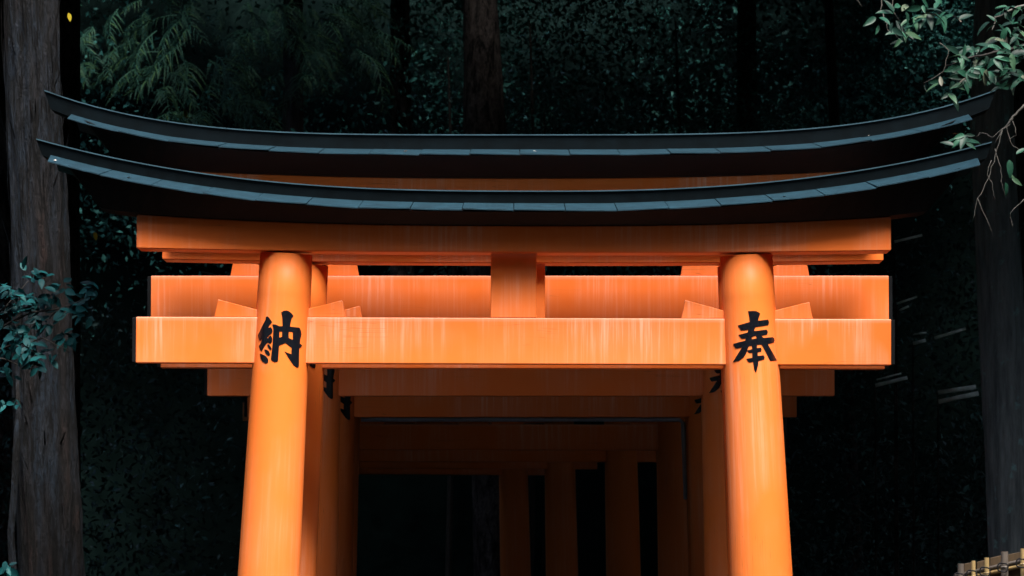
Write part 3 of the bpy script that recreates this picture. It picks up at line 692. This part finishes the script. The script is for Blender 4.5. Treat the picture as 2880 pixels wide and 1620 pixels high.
# ------------------------------------------------------------------ bamboo fence, lower right
A, Bp = at(2690, 1588, 34.5), at(2905, 1538, 34.3)
fb = Vector((A.x, A.y, 0))
FN = empty('bamboo_fence', fb, 'bamboo fence with black rope ties beside the path', 'fence')
ex = Bp - A; L = Vector((ex.x, ex.y, 0)).length; ang = math.atan2(ex.y, ex.x); FN.rotation_euler.z = ang
rise = (Bp.z - A.z) / L
posts = [(0.03, .021, M_OLDBAMBOO, 0), (.115, .013, M_BAMBOO, 0), (.205, .016, M_BAMBOO, 0), (.325, .024, M_OLDBAMBOO, .012), (.45, .018, M_BAMBOO, .004), (.59, .019, M_BAMBOO, .006), (.73, .022, M_OLDBAMBOO, .0), (.87, .019, M_BAMBOO, .0), (1.0, .019, M_BAMBOO, 0), (1.15, .02, M_BAMBOO, 0)]
L0 = 1.2
for (t, r, m, dz) in posts:
    zt = A.z + rise * t + dz
    v, f = tube([Vector((t, 0, -.05))] + [Vector((t, 0, zt - k)) for k in (1.2, .905, .9, .895, .505, .5, .495, .105, .10, .095, 0)], [r] * 3 + [r * 1.15] + [r] * 2 + [r * 1.15] + [r] * 2 + [r * 1.15] + [r] * 2, 14)
    link('bamboo_pole', mesh('bamboo_pole', v, f, m, False), FN)
for i in range(len(posts) - 1):
    t0, t1 = posts[i][0] + .004, posts[i + 1][0] - .004
    bm = box_bm(t0, t1, .056, .07, .05, 1, .003)
    for v in bm.verts:
        if v.co.z > .5: v.co.z = A.z + rise * v.co.x - .003 - (1 - v.co.z) - .006 * (i % 2)
    link('fence_board', bm_mesh('fence_board', bm, M_FENCEBOARD), FN)
for dz in (.075, .105, .45, .48):
    v, f = tube([Vector((-.02, .038, A.z - dz)), Vector((L0, .038, A.z + rise * L0 - dz))], [.014, .014], 10); link('bamboo_rail', mesh('bamboo_rail', v, f, M_OLDBAMBOO if dz < .1 else M_BAMBOO, True), FN)
for (t, r, m, dz) in posts:
    pts = []
    for k in range(40):
        a = k / 39 * 4 * math.pi
        pts.append(Vector((t + .032 * math.cos(a), -.03 - .02 * math.sin(a * .5) ** 2, A.z + rise * t - .09 + .03 * math.sin(a) + .004 * math.sin(k))))
    v, f = tube(pts, [.0045] * 40, 5); rp_ = link('rope_tie', mesh('rope_tie', v, f, M_ROPE, True), FN)

# ------------------------------------------------------------------ unseen wood added around and above the viewer to block sky light
n = 44000; sd_ = rng.choice(3, n, p=(.42, .42, .16))
xx = np.where(sd_ == 0, rng.uniform(-17, -11, n), np.where(sd_ == 1, rng.uniform(11, 17, n), rng.uniform(-16, 16, n)))
yy = np.where(sd_ < 2, rng.uniform(-12, 95, n), rng.uniform(-16, -10, n))
zz = rng.uniform(0, 1, n) * (12 + 3 * np.sin(yy * .7 + xx))
V, m = leaf_cloud(np.stack([xx, yy, zz], 1), .8, .3, .6)
V2, m2 = leaf_cloud(np.stack([rng.uniform(-17, 17, 29000), rng.uniform(-14, 26.8, 29000), rng.uniform(6.2, 17, 29000)], 1), .8, .6, .6)
V = np.concatenate([V, V2]); m += m2
tag(link('light_blocking_wood', leaf_obj_mesh('light_blocking_wood', V, m, M_CROWN)), 'unseen wood added to block sky light in front of the gates', 'foliage', kind='stuff')

# ------------------------------------------------------------------ pale hand rails climbing the slope in the dark on the right
M_RAIL = simple('brightened_rail', (0.72, 0.80, 0.80), 0.4, 0.5, 9, 0.3, 0.1)  # near-white colour stands in for light falling on the rails
for (Y, rails, lab) in ((52.4, [((2462, 1084), (2552, 1062), .013), ((2465, 1068), (2535, 1050), .006)], 'pale slanting hand rail low in the dark, right of the dark red gate beam'),
                        (52.4, [((2638, 1104), (2745, 1088), .016), ((2640, 1130), (2752, 1106), .016)], 'brightest pair of pale hand rails beside the lichen spotted trunk'),
                        (52.4, [((2568, 966), (2604, 957), .012), ((2628, 951), (2716, 924), .011), ((2568, 941), (2606, 935), .006)], 'broken pale hand rail halfway up the dark slope'),
                        (52.4, [((2522, 854), (2580, 834), .008), ((2530, 873), (2556, 861), .008)], 'thin short hand rails above the broken one'),
                        (52.4, [((2516, 680), (2594, 661), .010)], 'highest single pale rail on the dark slope')):
    a0 = at(*rails[0][0], Y); gz = ground_z(a0.x, Y); b0 = Vector((a0.x, Y, gz))
    HR = empty('hand_rail', b0, lab, 'rail', 'hand rails on the dark slope')
    for (p, q, r) in rails:
        A_, B_ = at(*p, Y), at(*q, Y)
        v, f = tube([A_ - b0, (A_ + B_) / 2 - b0, B_ - b0], [r * 1.5] * 3, 8); link('rail', mesh('rail', v, f, M_RAIL, True), HR)
    for e in (rails[0][0],):
        t_ = at(*e, Y); g_ = ground_z(t_.x, Y)
        v, f = tube([Vector((t_.x, Y + .02, g_ - .05)) - b0, Vector((t_.x, Y + .02, t_.z)) - b0], [.011, .009], 7); link('post', mesh('post', v, f, M_BARK2), HR)

# ------------------------------------------------------------------ pale leaves fallen on the two visible roofs
M_FALL = simple('pale_fallen_leaf', (0.45, 0.40, 0.36), 0.6, 0.2, 20, 0.2, 0.0)
FL = leaf_mesh('fallen_leaf', M_FALL, .5, .12)
for (x, y, Y, lab) in ((152, 450, 37.82, 'front'), (368, 498, 37.82, 'front'), (1240, 584, 37.82, 'front'), (2210, 552, 37.82, 'front'), (1146, 424, 39.33, 'tallest'), (2446, 380, 39.36, 'tallest'), (1500, 424, 39.33, 'tallest')):
    o = link('fallen_leaf', FL, None, at(x, y, Y)); o.rotation_euler = (.35, .1, random.uniform(0, 6)); o.scale = (.035,) * 3
    tag(o, 'tiny pale fallen leaf lying on the roof of the %s gate' % lab, 'leaf', 'fallen leaves on the roof of the %s gate' % lab)
